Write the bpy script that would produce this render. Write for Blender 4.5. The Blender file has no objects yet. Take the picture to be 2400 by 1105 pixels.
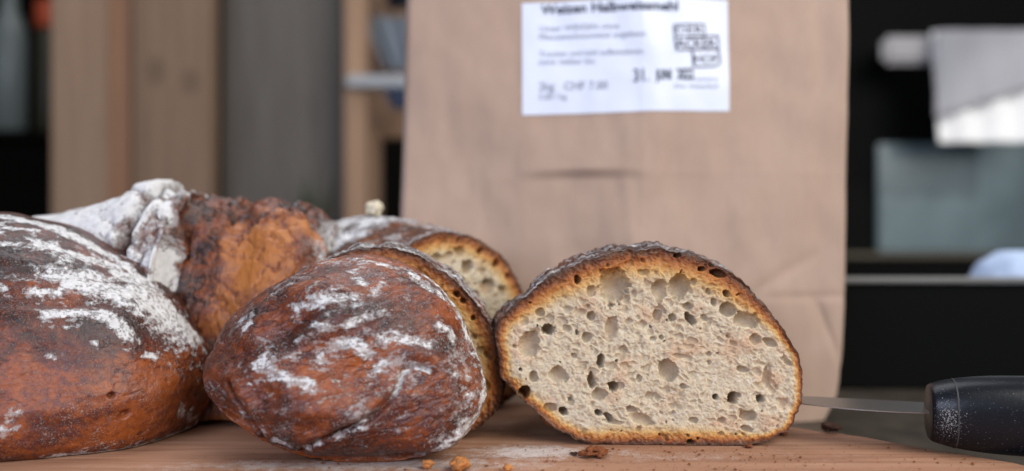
import bpy, bmesh, math, random
import numpy as np

# ------------------------------------------------------------------ camera
sc = bpy.context.scene
F = 2080.0                 # focal length in photograph pixels
CZ = 0.0924                # camera height over the board (metres)
PX, PY = 1200.0, 552.5
cam_d = bpy.data.cameras.new('camera'); cam = bpy.data.objects.new('camera', cam_d)
sc.collection.objects.link(cam); sc.camera = cam
cam.location = (0, 0, CZ); cam.rotation_euler = (math.pi/2, 0, 0)
cam_d.sensor_width = 36.0; cam_d.lens = 36.0*F/2400.0
cam_d.clip_start = 0.01; cam_d.clip_end = 50
cam_d.dof.use_dof = True; cam_d.dof.focus_distance = 0.374
cam_d.dof.aperture_fstop = 3.5; cam_d.dof.aperture_blades = 0

# ------------------------------------------------------------------ light
w = bpy.data.worlds.new('World'); sc.world = w; w.use_nodes = True
bg = w.node_tree.nodes['Background']
bg.inputs[0].default_value = (0.94, 0.96, 1.0, 1); bg.inputs[1].default_value = 0.19
def area(name, loc, target, size, energy, col, sy=None):
    d = bpy.data.lights.new(name, 'AREA'); d.energy = energy; d.color = col
    d.shape = 'RECTANGLE'; d.size = size; d.size_y = sy or size
    o = bpy.data.objects.new(name, d); sc.collection.objects.link(o)
    o.location = loc
    from mathutils import Vector
    o.rotation_euler = (Vector(target)-Vector(loc)).to_track_quat('-Z', 'Y').to_euler()
    return o
area('window_light', (1.0, -0.60, 0.95), (0.0, 0.45, 0.05), 1.2, 34, (1.0, 0.965, 0.915))
area('sky_light', (-0.15, 0.95, 1.5), (0.0, 0.50, 0.05), 1.3, 17, (0.93, 0.94, 1.0))

area('blue_window_light', (-0.55, -0.75, 0.42), (-0.05, 0.40, 0.03), 0.6, 10, (0.66, 0.74, 1.0), 0.5)

sp_ = bpy.data.lights.new('sun_patch', 'SPOT'); sp_.energy = 55; sp_.spot_size = math.radians(9); sp_.spot_blend = .35; sp_.shadow_soft_size = .03; sp_.color = (1, .98, .94)
so_ = bpy.data.objects.new('sun_patch', sp_); sc.collection.objects.link(so_); so_.location = (1.5, .2, 1.3)
from mathutils import Vector as _Vec
so_.rotation_euler = (_Vec((.80, 1.455, .255))-_Vec(so_.location)).to_track_quat('-Z', 'Y').to_euler()

sc.view_settings.view_transform = 'Standard'; sc.view_settings.look = 'None'
sc.view_settings.exposure = 0.0; sc.view_settings.gamma = 1.0
sc.render.engine = 'CYCLES'
sc.cycles.use_denoising = True
sc.cycles.max_bounces = 6

# ------------------------------------------------------------------ helpers
C = sc.collection
rng = np.random.default_rng(7); random.seed(7)
def at(px, py, d): return np.array([(px-PX)/F*d, d, CZ-(py-PY)/F*d])
def proj(P):
    d = np.maximum(P[:, 1], 1e-4)
    return np.stack([PX+P[:, 0]/d*F, PY+(CZ-P[:, 2])/d*F], 1)
def sstep(a, b, x):
    t = np.clip((x-a)/(b-a), 0, 1); return t*t*(3-2*t)
_perm = rng.permutation(256).astype(np.int64); _perm = np.concatenate([_perm, _perm, _perm])
_g = rng.normal(size=(256, 3)); _g /= np.linalg.norm(_g, axis=1)[:, None]
def perlin(P):
    P = np.asarray(P, float); i = np.floor(P).astype(np.int64); f = P-i; i &= 255
    u = f*f*f*(f*(f*6-15)+10); r = np.zeros(len(P))
    for dx in (0, 1):
        for dy in (0, 1):
            for dz in (0, 1):
                h = _perm[_perm[_perm[(i[:, 0]+dx) & 255]+((i[:, 1]+dy) & 255)]+((i[:, 2]+dz) & 255)]
                g = _g[h]
                n = g[:, 0]*(f[:, 0]-dx)+g[:, 1]*(f[:, 1]-dy)+g[:, 2]*(f[:, 2]-dz)
                wgt = (u[:, 0] if dx else 1-u[:, 0])*(u[:, 1] if dy else 1-u[:, 1])*(u[:, 2] if dz else 1-u[:, 2])
                r += wgt*n
    return r*1.5
def fbm(P, s, o=4, lac=2.1, gain=.5):
    P = np.asarray(P)*s; a = 1.0; r = np.zeros(len(P)); t = 0
    for k in range(o):
        r += a*perlin(P+17.3*k); t += a; a *= gain; P = P*lac
    return r/t*1.4
def worley(P, s, seed=0):
    P = np.asarray(P)*s+seed*13.7; i = np.floor(P).astype(np.int64); best = np.full(len(P), 9.0); sec = np.full(len(P), 9.0)
    J = np.random.default_rng(seed+99).random((256, 3))
    for dx in (-1, 0, 1):
        for dy in (-1, 0, 1):
            for dz in (-1, 0, 1):
                c = i+np.array([dx, dy, dz])
                h = _perm[_perm[_perm[c[:, 0] & 255]+(c[:, 1] & 255)]+(c[:, 2] & 255)]
                q = c+J[h]-P; d = np.sqrt((q*q).sum(1))
                sec = np.minimum(sec, np.maximum(best, d)); best = np.minimum(best, d)
    return best, sec
def grid_faces(n, m, wrap=True):
    a = np.arange(n-1)[:, None]; b = np.arange(m if wrap else m-1)[None, :]
    b2 = (b+1) % m
    q = np.stack([a*m+b, a*m+b2, (a+1)*m+b2, (a+1)*m+b], -1)
    return q.reshape(-1, 4)
def grid_normals(P, wrap=True):
    # P (n,m,3): normal = d/di x d/dj
    di = np.gradient(P, axis=0)
    if wrap: dj = np.roll(P, -1, 1)-np.roll(P, 1, 1)
    else: dj = np.gradient(P, axis=1)
    n = np.cross(dj, di); l = np.linalg.norm(n, axis=2, keepdims=True)
    return n/np.maximum(l, 1e-12)
def mesh_obj(name, V, Fq, mats, parent=None, base=(0, 0, 0), attrs=None, smooth=True, flip=False):
    V = np.asarray(V, float)-np.asarray(base); me = bpy.data.meshes.new(name)
    Fq = np.asarray(Fq) if not isinstance(Fq, list) else Fq
    if isinstance(Fq, np.ndarray):
        if flip: Fq = Fq[:, ::-1]
        k = Fq.shape[1]
        me.vertices.add(len(V)); me.vertices.foreach_set('co', V.astype(np.float32).ravel())
        me.loops.add(Fq.size); me.loops.foreach_set('vertex_index', Fq.astype(np.int32).ravel())
        me.polygons.add(len(Fq)); me.polygons.foreach_set('loop_start', np.arange(0, Fq.size, k, dtype=np.int32))
        me.update(calc_edges=True)
        me.validate()
    else:
        me.from_pydata([tuple(v) for v in V], [], [tuple(f) for f in Fq]); me.update()
    me.polygons.foreach_set('use_smooth', np.full(len(me.polygons), smooth))
    for k_, v in (attrs or {}).items():
        a = me.attributes.new(k_, 'FLOAT', 'POINT'); a.data.foreach_set('value', np.asarray(v, np.float32).ravel())
    if mats: me.materials.append(mats)
    o = bpy.data.objects.new(name, me); C.objects.link(o)
    if parent is not None: o.parent = parent
    else: o.location = base
    return o
def tag(o, label, cat, group=None, kind=None):
    if kind: o['kind'] = kind
    if label: o['label'] = label
    if cat: o['category'] = cat
    if group: o['group'] = group
    return o
def empty(name, loc, label, cat, group=None):
    o = bpy.data.objects.new(name, None); o.empty_display_size = .02; C.objects.link(o); o.location = loc
    return tag(o, label, cat, group)
def spline(pts, n, closed=True):
    """Catmull-Rom through pts, resampled to n equal arc steps"""
    p = np.asarray(pts, float); m = len(p); out = []
    segs = m if closed else m-1
    for i in range(segs):
        if closed: a, b, c, d = p[i-1], p[i], p[(i+1) % m], p[(i+2) % m]
        else: a, b, c, d = p[max(i-1, 0)], p[i], p[i+1], p[min(i+2, m-1)]
        t = np.linspace(0, 1, 24, endpoint=False)[:, None]
        out.append(.5*((2*b)+(c-a)*t+(2*a-5*b+4*c-d)*t*t+(3*b-a-3*c+d)*t**3))
    q = np.concatenate(out); q = np.concatenate([q, q[:1] if closed else p[-1:]])
    L = np.concatenate([[0], np.cumsum(np.linalg.norm(np.diff(q, axis=0), axis=1))])
    t = np.linspace(0, L[-1], n, endpoint=not closed)
    return np.stack([np.interp(t, L, q[:, k]) for k in range(q.shape[1])], 1)
def seg_dist(P, poly):
    poly = np.asarray(poly); best = np.full(len(P), 9.0)
    if len(poly) == 1: return np.linalg.norm(P-poly[0], axis=1)
    for a, b in zip(poly[:-1], poly[1:]):
        ab = b-a; t = np.clip(((P-a)@ab)/max(ab@ab, 1e-12), 0, 1)
        best = np.minimum(best, np.linalg.norm(P-(a+t[:, None]*ab), axis=1))
    return best

# ------------------------------------------------------------------ node helpers
class NT:
    def __init__(s, name):
        s.m = bpy.data.materials.new(name); s.m.use_nodes = True
        s.t = s.m.node_tree; s.t.nodes.clear()
        s.out = s.t.nodes.new('ShaderNodeOutputMaterial')
        s.b = s.t.nodes.new('ShaderNodeBsdfPrincipled'); s.l(s.b.outputs[0], s.out.inputs[0])
        s.co = s.t.nodes.new('ShaderNodeTexCoord').outputs['Object']
    def l(s, a, b): s.t.links.new(a, b)
    def put(s, v, sock):
        if isinstance(v, (int, float)): sock.default_value = v
        elif isinstance(v, tuple): sock.default_value = v if len(v) == 4 or sock.type == 'VECTOR' else (*v, 1)
        else: s.l(v, sock)
    def set(s, **k):
        nm = dict(base='Base Color', rough='Roughness', metal='Metallic', spec='Specular IOR Level', sss='Subsurface Weight',
                  ssr='Subsurface Radius', sscale='Subsurface Scale', normal='Normal', sheen='Sheen Weight', coat='Coat Weight', trans='Transmission Weight', croug='Coat Roughness')
        for a, v in k.items(): s.put(v, s.b.inputs[nm[a]])
        return s
    def attr(s, n):
        a = s.t.nodes.new('ShaderNodeAttribute'); a.attribute_name = n; return a.outputs['Fac']
    def map(s, sc_=(1, 1, 1), rot=(0, 0, 0)):
        m = s.t.nodes.new('ShaderNodeMapping'); m.inputs['Scale'].default_value = sc_; m.inputs['Rotation'].default_value = rot
        s.l(s.co, m.inputs[0]); return m.outputs[0]
    def noise(s, scale, detail=4, rough=.55, vec=None, dist=0):
        n = s.t.nodes.new('ShaderNodeTexNoise'); n.inputs['Scale'].default_value = scale; n.inputs['Detail'].default_value = detail
        n.inputs['Roughness'].default_value = rough; n.inputs['Distortion'].default_value = dist
        s.l(vec or s.co, n.inputs['Vector']); return n.outputs['Fac']
    def voro(s, scale, feature='F1', vec=None):
        n = s.t.nodes.new('ShaderNodeTexVoronoi'); n.feature = feature; n.inputs['Scale'].default_value = scale
        s.l(vec or s.co, n.inputs['Vector']); return n.outputs['Distance']
    def ramp(s, fac, stops):
        r = s.t.nodes.new('ShaderNodeValToRGB'); e = r.color_ramp.elements
        while len(e) < len(stops): e.new(.5)
        for el, (p, c) in zip(e, stops): el.position = p; el.color = (*c, 1) if len(c) == 3 else c
        s.put(fac, r.inputs[0]); return r.outputs[0]
    def mth(s, op, a, b=0, c=None, clamp=False):
        m = s.t.nodes.new('ShaderNodeMath'); m.operation = op; m.use_clamp = clamp
        s.put(a, m.inputs[0]); s.put(b, m.inputs[1])
        if c is not None: s.put(c, m.inputs[2])
        return m.outputs[0]
    def rng(s, v, a, b, c=0., d=1., smooth=True):
        m = s.t.nodes.new('ShaderNodeMapRange'); m.interpolation_type = 'SMOOTHSTEP' if smooth else 'LINEAR'
        for i, x in enumerate((v, a, b, c, d)): s.put(x, m.inputs[i])
        return m.outputs[0]
    def mix(s, f, a, b, mode='MIX'):
        m = s.t.nodes.new('ShaderNodeMix'); m.data_type = 'RGBA'; m.blend_type = mode
        s.put(f, m.inputs[0]); s.put(a, m.inputs[6]); s.put(b, m.inputs[7]); return m.outputs[2]
    def bump(s, h, dist, strength=1.0, nrm=None):
        b = s.t.nodes.new('ShaderNodeBump'); b.inputs['Strength'].default_value = strength; b.inputs['Distance'].default_value = dist
        s.put(h, b.inputs['Height'])
        if nrm is not None: s.l(nrm, b.inputs['Normal'])
        return b.outputs[0]

def mat_simple(name, col, rough=.6, spec=.4, metal=0., var=.0, scale=60, bump=0.0):
    n = NT(name); c = (*col, 1)
    if var:
        f = n.noise(scale, 5); c = n.mix(n.rng(f, .3, .7), tuple(x*(1-var) for x in col), tuple(min(1, x*(1+var)) for x in col))
        if bump: n.set(normal=n.bump(f, bump))
    n.set(base=c, rough=rough, spec=spec, metal=metal); return n.m

FLOUR = (.66, .655, .65)
def mat_crust(name, dark=(.016, .006, .0045), mid=(.100, .021, .0075), light=(.27, .066, .012), tone_sheen=(.085, .030, .032), gloss=.33, spec=.5):
    """baked crust: attribute bake 0 pale .. 1 dark, haze purplish tone and painted sheen, flour 0..1 dusting"""
    n = NT(name)
    n1 = n.noise(75, 8, .62); n2 = n.noise(330, 8, .66); n3 = n.noise(1400, 4, .62)
    t = n.mth('ADD', n.attr('bake'), n.mth('MULTIPLY', n.mth('SUBTRACT', n1, .5), 1.1))
    t = n.mth('ADD', t, n.mth('MULTIPLY', n.mth('SUBTRACT', n2, .5), 1.2))
    t = n.mth('ADD', t, n.mth('MULTIPLY', n.mth('SUBTRACT', n3, .5), .6))
    col = n.ramp(t, [(0, light), (.28, tuple(.55*a+.45*b for a, b in zip(light, mid))), (.50, mid), (.78, tuple(.4*a+.6*b for a, b in zip(mid, dark))), (1, dark)])
    hz = n.mth('MULTIPLY', n.attr('tone_sheen'), n.rng(n2, .42, .60, .05, .8))
    col = n.mix(hz, col, tone_sheen)
    sp = n.rng(n.noise(1100, 2, .5), .60, .68, 0, .8)          # pale blisters
    col = n.mix(n.mth('MULTIPLY', sp, .55), col, tuple(min(1, x*1.15) for x in light))
    f = n.attr('flour'); nf_ = n.noise(210, 10, .72, n.map((.75, 1, 1.25)), .3)
    nf2 = n.noise(620, 7, .7)
    fm = n.mth('ADD', f, n.mth('MULTIPLY', n.mth('SUBTRACT', nf_, .5), 1.5))
    fm = n.mth('ADD', fm, n.mth('MULTIPLY', n.mth('SUBTRACT', nf2, .5), 2.2))
    fm = n.mth('MAXIMUM', n.rng(fm, .12, .55, 0, .42), n.rng(fm, .45, 1.0))
    fm = n.mth('MULTIPLY', fm, n.rng(f, .02, .25))
    dust = n.rng(n.mth('ADD', n.noise(1500, 3, .6), n.mth('MULTIPLY', n.mth('SUBTRACT', n1, .5), .5)), .58, .70, 0, .5)
    fm2 = n.mth('MAXIMUM', fm, n.mth('MULTIPLY', dust, n.attr('dust')))
    fcol = n.mix(n.rng(n2, .3, .7), tuple(x*.80 for x in FLOUR), FLOUR)
    n.set(base=n.mix(fm2, col, fcol), rough=n.rng(fm2, 0, .6, gloss, .95), spec=n.rng(fm2, 0, .6, spec, .1))
    b1 = n.bump(n3, .00028, .7); b2 = n.bump(n2, .0005, .7, b1); b3 = n.bump(fm2, .0006, .8, b2)
    n.set(normal=b3); return n.m

def mat_crumb(name):
    n = NT(name); e = n.attr('edge'); n1 = n.noise(190, 6, .65); n2 = n.noise(900, 4, .6); n3 = n.noise(60, 3, .5)
    t = n.mth('ADD', e, n.mth('MULTIPLY', n.mth('SUBTRACT', n1, .5), .0030))
    t = n.mth('ADD', t, n.mth('MULTIPLY', n.mth('SUBTRACT', n2, .5), .0016))
    t = n.rng(t, 0, .014, 0, 1, False)
    col = n.ramp(t, [(0, (.06, .022, .011)), (.10, (.11, .034, .012)), (.22, (.25, .075, .018)), (.38, (.44, .18, .042)), (.55, (.55, .335, .12)), (.75, (.54, .42, .255)), (1, (.545, .475, .355))])
    # faint grey/pink patches of the dough
    col = n.mix(n.mth('MULTIPLY', n.rng(n3, .50, .66), n.rng(t, .7, 1, 0, .65)), col, (.52, .345, .22))
    col = n.mix(n.mth('MULTIPLY', n.rng(n1, .55, .75), n.rng(t, .7, 1, 0, .75)), col, (.72, .68, .58))
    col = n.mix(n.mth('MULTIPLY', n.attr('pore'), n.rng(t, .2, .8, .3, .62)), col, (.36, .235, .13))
    col = n.mix(n.rng(n.noise(1300, 2, .5), .70, .74, 0, .5), col, (.22, .12, .06))
    n.set(base=col, rough=n.rng(n2, .3, .7, .5, .75), spec=.35, sss=.6, ssr=(1., .65, .40), sscale=.0045)
    n.set(normal=n.bump(n2, .00015, .5, n.bump(n.noise(2600, 3, .6), .00008, .5))); return n.m

M_crust = mat_crust('crust_red_brown')
M_crust_d = mat_crust('crust_dark', dark=(.026, .012, .008), mid=(.13, .042, .016), light=(.34, .13, .035), gloss=.62, spec=.25)
M_crumb = mat_crumb('bread_crumb')

# ------------------------------------------------------------------ table and board
def mat_wood(name, c1, c2, c3, flour=False, sx=5, sy=90, axis_rot=0.0, rough=.55):
    n = NT(name); v = n.map((sx, sy, sy), (0, 0, axis_rot))
    g = n.noise(1.0, 6, .6, v, .6); g2 = n.noise(4.5, 4, .6, v, .2); k = n.noise(18, 3)
    t = n.mth('ADD', n.mth('MULTIPLY', g, .7), n.mth('MULTIPLY', g2, .3))
    col = n.ramp(t, [(.30, c1), (.5, c2), (.70, c3)])
    col = n.mix(n.rng(k, .35, .7, 0, .35), col, c2)
    r = rough
    if flour:
        f = n.attr('flour'); n3 = n.noise(1800, 3, .6); n2 = n.noise(240, 4)
        fm = n.rng(n.mth('ADD', f, n.mth('ADD', n.mth('MULTIPLY', n.mth('SUBTRACT', n3, .5), 1.3), n.mth('MULTIPLY', n.mth('SUBTRACT', n2, .5), .9))), .35, .95, 0, .8)
        col = n.mix(fm, col, (.58, .54, .51)); r = n.rng(fm, 0, .6, rough, .95)
        n.set(normal=n.bump(n3, .0003, .5, n.bump(t, .0006, .5)))
    else: n.set(normal=n.bump(t, .0006, .4))
    n.set(base=col, rough=r, spec=.3); return n.m

TZ = -0.022
tm = NT('dark_table'); tn = tm.noise(40, 5); tm.set(base=tm.ramp(tn, [(.3, (.035, .029, .022)), (.7, (.07, .058, .045))]), rough=.4, spec=.3)
t = mesh_obj('table_top', [(-1.6, .02, TZ), (1.6, .02, TZ), (1.6, 3.0, TZ), (-1.6, 3.0, TZ), (-1.6, .02, TZ-.03), (1.6, .02, TZ-.03), (1.6, 3.0, TZ-.03), (-1.6, 3.0, TZ-.03)],
             [(0, 1, 2, 3), (7, 6, 5, 4), (0, 4, 5, 1), (1, 5, 6, 2), (2, 6, 7, 3), (3, 7, 4, 0)], tm.m, smooth=False)
tag(t, None, None, kind='structure')

# board outline, counter-clockwise
outline = [(-.42, .20), (-.2, .19), (.05, .19), (.19, .21), (.235, .25), (.238, .30), (.218, .345), (.198, .372), (.182, .387), (.165, .408), (.148, .421), (.13, .432), (.10, .446), (.05, .470),
           (-.03, .505), (-.12, .527), (-.25, .535), (-.40, .53), (-.47, .50), (-.485, .40), (-.48, .28)]
O = spline(outline, 700); cen = np.array([-.12, .36])
rr = np.concatenate([[0], np.linspace(.03, .985, 190), [.993, .998, 1.0, 1.0, .998, .99]])
zz = np.concatenate([[0], np.zeros(190), [-.0006, -.002, -.004, -.018, -.0205, -.0218]])
P = cen+(O-cen)[None]*rr[:, None, None]
B = np.zeros((len(rr), 700, 3)); B[..., :2] = P; B[..., 2] = zz[:, None]
fl = B.reshape(-1, 3)
q = fl*np.array([12, 160, 1]); fl[:, 2] += np.where(fl[:, 2] > -.001, 1, 0)*(perlin(q)*.00035)
pj = proj(fl+np.array([0, .0, 0]))
def blob(cx, cy, d, rx, ry):
    c = at(cx, cy, d)[:2]; return np.exp(-(((fl[:, 0]-c[0])/rx)**2+((fl[:, 1]-c[1])/ry)**2))
fa = .12+.75*blob(1250, 1058, .379, .032, .012)+.5*blob(1010, 1092, .356, .05, .010)+.45*blob(620, 1090, .357, .06, .010)+.35*blob(1700, 1070, .371, .05, .012)+.3*blob(1150, 1000, .43, .04, .03)
fa += .18*fbm(fl, 45, 3)
board = mesh_obj('cutting_board', fl, grid_faces(len(rr), 700), mat_wood('board_wood', (.20, .090, .050), (.34, .175, .105), (.45, .27, .175), True, 6, 110, .06, .6), base=(-.12, .36, TZ), attrs=dict(flour=np.clip(fa, 0, 1)))
tag(board, 'reddish tan wooden cutting board with rounded edge, dusted with flour', 'cutting board')

# ------------------------------------------------------------------ bread
def flour_from_strokes(V, N, strokes, noise, facing=True):
    """strokes: (points in photograph pixels, width in pixels, strength); anchored on the surface and spread in 3D"""
    pj = proj(V); view = V-np.array([0, 0, CZ]); ok = np.where((N*view).sum(1) < 0)[0]
    pk = pj[ok]; out = np.zeros(len(V))
    for pts, wpx, st in strokes:
        pp = spline(pts, max(2, 3*len(pts)), False) if len(pts) > 2 else np.asarray(pts, float)
        idx = [ok[np.argmin(((pk-p)**2).sum(1))] for p in pp]
        line = V[idx]; wm = wpx/F*line[:, 1].mean()
        box = np.all((V > line.min(0)-6*wm) & (V < line.max(0)+6*wm), 1); sel = np.where(box)[0]
        d = seg_dist(V[sel], line)
        m = st*np.exp(-(np.maximum(d/wm+.35*noise[sel], 0)/1.25)**2.0)
        m = np.maximum(.94*m, .36*st*np.exp(-(d/wm/2.6)**2))
        out[sel] = np.maximum(out[sel], m)
    turb = fbm(V*np.array([.55, .9, 1.25]), 230, 5, 2.1, .72)
    return sstep(.22, .80, out+.85*turb*sstep(.02, .2, out))*sstep(.03, .2, out)

def half_loaf(root_name, label, cat, contour_px, d, yaw, L, holes, bulge=.035, NT_=900, NR=200, NS=150, edge_scale=None, seed=0, tilt=0.0,
              pores=700, group=None, flour_fn=None, mat=None, px_w=1.0, lift=.3, center=None, bakes=.75, power=2.4, wander=.0, rise=.0):
    """bread half: contour_px is the outline of its cut face seen flat-on at distance d; the face is then turned by yaw"""
    q = np.array([((x-PX)/F*d, CZ-(y-PY)/F*d) for x, y in contour_px])
    cu = .5*(q[:, 0].min()+q[:, 0].max()) if center is None else (center-PX)/F*d
    cont = spline(q-np.array([cu, 0]), NT_)
    H = cont[:, 1].max(); cont[:, 1] = np.maximum(cont[:, 1], .0004)
    c0 = np.array([0.0, H*.46])
    th3 = np.stack([cont[:, 0], np.zeros(NT_), cont[:, 1]], 1)
    rad = cont-c0; rl = np.linalg.norm(rad, axis=1)
    tang = np.roll(cont, -1, 0)-np.roll(cont, 1, 0); tang /= np.linalg.norm(tang, axis=1)[:, None]
    nout = np.stack([-tang[:, 1], tang[:, 0]], 1); nout *= np.sign((nout*rad).sum(1))[:, None]
    cosf = np.clip((nout*rad).sum(1)/rl, .3, 1)
    cont = cont+nout*(fbm(th3+seed, 90, 4)*.0015+fbm(th3+seed+2, 480, 3)*.0006)[:, None]
    cont[:, 1] = np.maximum(cont[:, 1], .0004)
    # ---- face
    r = np.linspace(0, 1, NR)**.8
    uv = c0+(cont-c0)[None]*r[:, None, None]
    U = uv.reshape(-1, 2); P3 = np.stack([U[:, 0], np.full(len(U), seed*.37), U[:, 1]], 1)
    edge = ((1-r)[:, None]*(rl*cosf)[None]).ravel()
    es = np.ones(NT_) if edge_scale is None else edge_scale(cont, H)
    edge_c = edge/np.tile(es, NR)
    depth = np.zeros(len(U)); pore = np.zeros(len(U))
    wob = perlin(P3*150)*.40+perlin(P3*330)*.45+perlin(P3*800)*.22
    hl = []
    for hx, hy, rx, ry, *dd in holes:
        hl.append(((hx-PX)/F*d-cu, CZ-(hy-PY)/F*d, rx/F*d, ry/F*d, dd[0] if dd else .75, random.uniform(-.4, .4)))
    R = random.Random(seed+5)
    for _ in range(pores):
        rr_ = min(.0004+R.expovariate(1/.0005), .0024)
        k = R.randrange(NT_); f = math.sqrt(R.random())*.99
        p = c0+(cont[k]-c0)*f
        asp = R.uniform(.6, 1.6); hl.append((p[0], p[1], rr_*asp, rr_/asp**.5, R.uniform(.4, 1.1), R.uniform(-1, 1)))
    named = len(holes); big_h = np.zeros(len(U))
    for ih, (hx, hy, rx, ry, dd, an) in enumerate(hl):
        m = max(rx, ry)*1.6
        s = np.where((abs(U[:, 0]-hx) < m) & (abs(U[:, 1]-hy) < m))[0]
        if len(s) == 0: continue
        ca, sa = math.cos(an), math.sin(an); du = U[s, 0]-hx; dv = U[s, 1]-hy
        e = np.sqrt(((du*ca+dv*sa)/rx)**2+((-du*sa+dv*ca)/ry)**2)*(1+wob[s]*(.55 if ih < named else 1.))
        prof = np.sqrt(np.clip(1-np.minimum(e, 1)**2.6, 0, 1))
        dep = min(rx, ry)*dd*(2.4 if dd < .8 else 4.2)*prof**.8
        if ih < named: big_h[s] = np.maximum(big_h[s], prof)
        depth[s] = np.maximum(depth[s], dep); pore[s] = np.maximum(pore[s], prof*min(1, min(rx, ry)/.0016))
    inner = sstep(.0015, .006, edge)
    wp = P3+np.stack([perlin(P3*260+1), np.zeros(len(P3)), perlin(P3*260+9)], 1)*.0017
    def bowl(sc_, sd, p=.7):
        a1, a2 = worley(wp*np.array([1, 1, 1.15]), sc_, sd); return np.clip((a2-a1)/.55, 0, 1)**p
    mk = fbm(P3, 70, 3)
    def sliced(sc_, sd, r_, st=(1, 1, 1.2)):
        a1, _ = worley(wp*np.array(st), sc_, sd); return np.sqrt(np.clip(r_*r_-a1*a1, 0, 1))/r_, r_/sc_
    ca_, ra = sliced(170, seed, .40); cb_, rb = sliced(330, seed+1, .44); cc_, rc = sliced(640, seed+2, .47); cd_, rd = sliced(1150, seed+3, .5)
    ca_ = ca_*sstep(-.05, .15, mk); cb_ = cb_*sstep(-.45, .0, mk)
    foam = np.maximum.reduce([.75*ra*ca_, .60*rb*cb_, .38*rc*cc_, .22*rd*cd_])*(1-.7*big_h)
    ba = np.maximum(ca_, cb_); bb = cc_; bc = cd_
    rough = foam*(.3+.7*inner)+(fbm(P3, 220, 3)*.0007+fbm(P3, 1000, 2)*.00012)*(1-.5*big_h)
    rough = rough+fbm(P3, 620, 3)*.0009*sstep(.008, .002, edge)
    big = fbm(P3, 40, 3)*.0016
    disp = (depth+rough+big)*sstep(0, .0012, edge)      # positive goes into the bread
    face = np.stack([U[:, 0], disp, U[:, 1]], 1)
    pore = np.clip(np.maximum(pore, np.maximum(.75*ba, np.maximum(.6*bb, .35*bc)*inner)*(1-big_h)), 0, 1)
    # ---- crust body
    s = np.linspace(0, 1, NS)
    wv = L*s**1.0
    k = (1-np.clip(s, 0, 1)**power)**.5
    k = k*(1+bulge*np.sin(np.clip(s/.35, 0, 1)*math.pi/2))
    k[-1] = .003
    piv = np.array([0, H*lift])
    body = np.zeros((NS, NT_, 3))
    body[..., 0] = piv[0]+(cont[:, 0]-piv[0])[None]*k[:, None]+wander*(s**2)[:, None]
    body[..., 2] = piv[1]+(cont[:, 1]-piv[1])[None]*k[:, None]
    body[..., 1] = wv[:, None]; body[..., 2] *= (1+rise*sstep(0, .7, s))[:, None]
    N = grid_normals(body); cc = np.array([0, L*.4, H*.4]); sg = np.sign((N*(body-cc)).sum(2).mean()); N *= sg
    Pb = body.reshape(-1, 3)+seed*.21
    q2 = Pb*np.array([1., .45, 1.])
    dsp = fbm(q2, 55, 4)*.0024+fbm(Pb, 260, 3)*.0007-np.clip(-.15+fbm(q2, 130, 3), 0, 1)*.002
    dsp *= np.repeat(sstep(0, .12, s), NT_)
    body = body+N*dsp.reshape(NS, NT_, 1)
    body[..., 2] = np.maximum(body[..., 2], .0003)
    bf = body.reshape(-1, 3)
    # ---- place
    c, s_ = math.cos(yaw), math.sin(yaw)
    def place(V):
        V = V.copy(); V[:, 1] += V[:, 2]*math.tan(tilt)
        X = V[:, 0]*c-V[:, 1]*s_; Y = V[:, 0]*s_+V[:, 1]*c
        return np.stack([X+cu, Y+d, V[:, 2]], 1)
    base = np.array([cu, d, 0.0])
    root = empty(root_name, base, label, cat, group)
    fw = place(face); bw = place(bf)
    Nw = grid_normals(bw.reshape(NS, NT_, 3)); Nw *= np.sign((Nw*(bw.reshape(NS, NT_, 3)-place(cc[None])[0])).sum(2).mean()); Nw = Nw.reshape(-1, 3)
    nz = fbm(bf+seed, 120, 4)
    fl = flour_fn(bf, Nw, nz, H, L) if flour_fn else np.clip(.35+nz*.6, 0, 1)*sstep(.3, .7, bf[:, 2]/H)
    bake = np.clip(bakes+.45*fbm(bf, 30, 3)-.3*sstep(.35, 0, bf[:, 2]/H), 0, 1)
    tone_sheen = np.clip(.3*fbm(bf, 50, 3), 0, 1)
    # orientation of the quads: make the normals point outwards
    def flipped(Vg, n, m, ref):
        nn = grid_normals(Vg.reshape(n, m, 3)); return None
    o1 = mesh_obj('crust', bw, grid_faces(NS, NT_), mat or M_crust_d, root, base, dict(flour=fl, bake=bake, tone_sheen=tone_sheen, dust=np.full(len(bw), .5)))
    o2 = mesh_obj('crumb', fw, grid_faces(NR, NT_), M_crumb, root, base, dict(edge=edge_c, pore=pore))
    return root, bw

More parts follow.
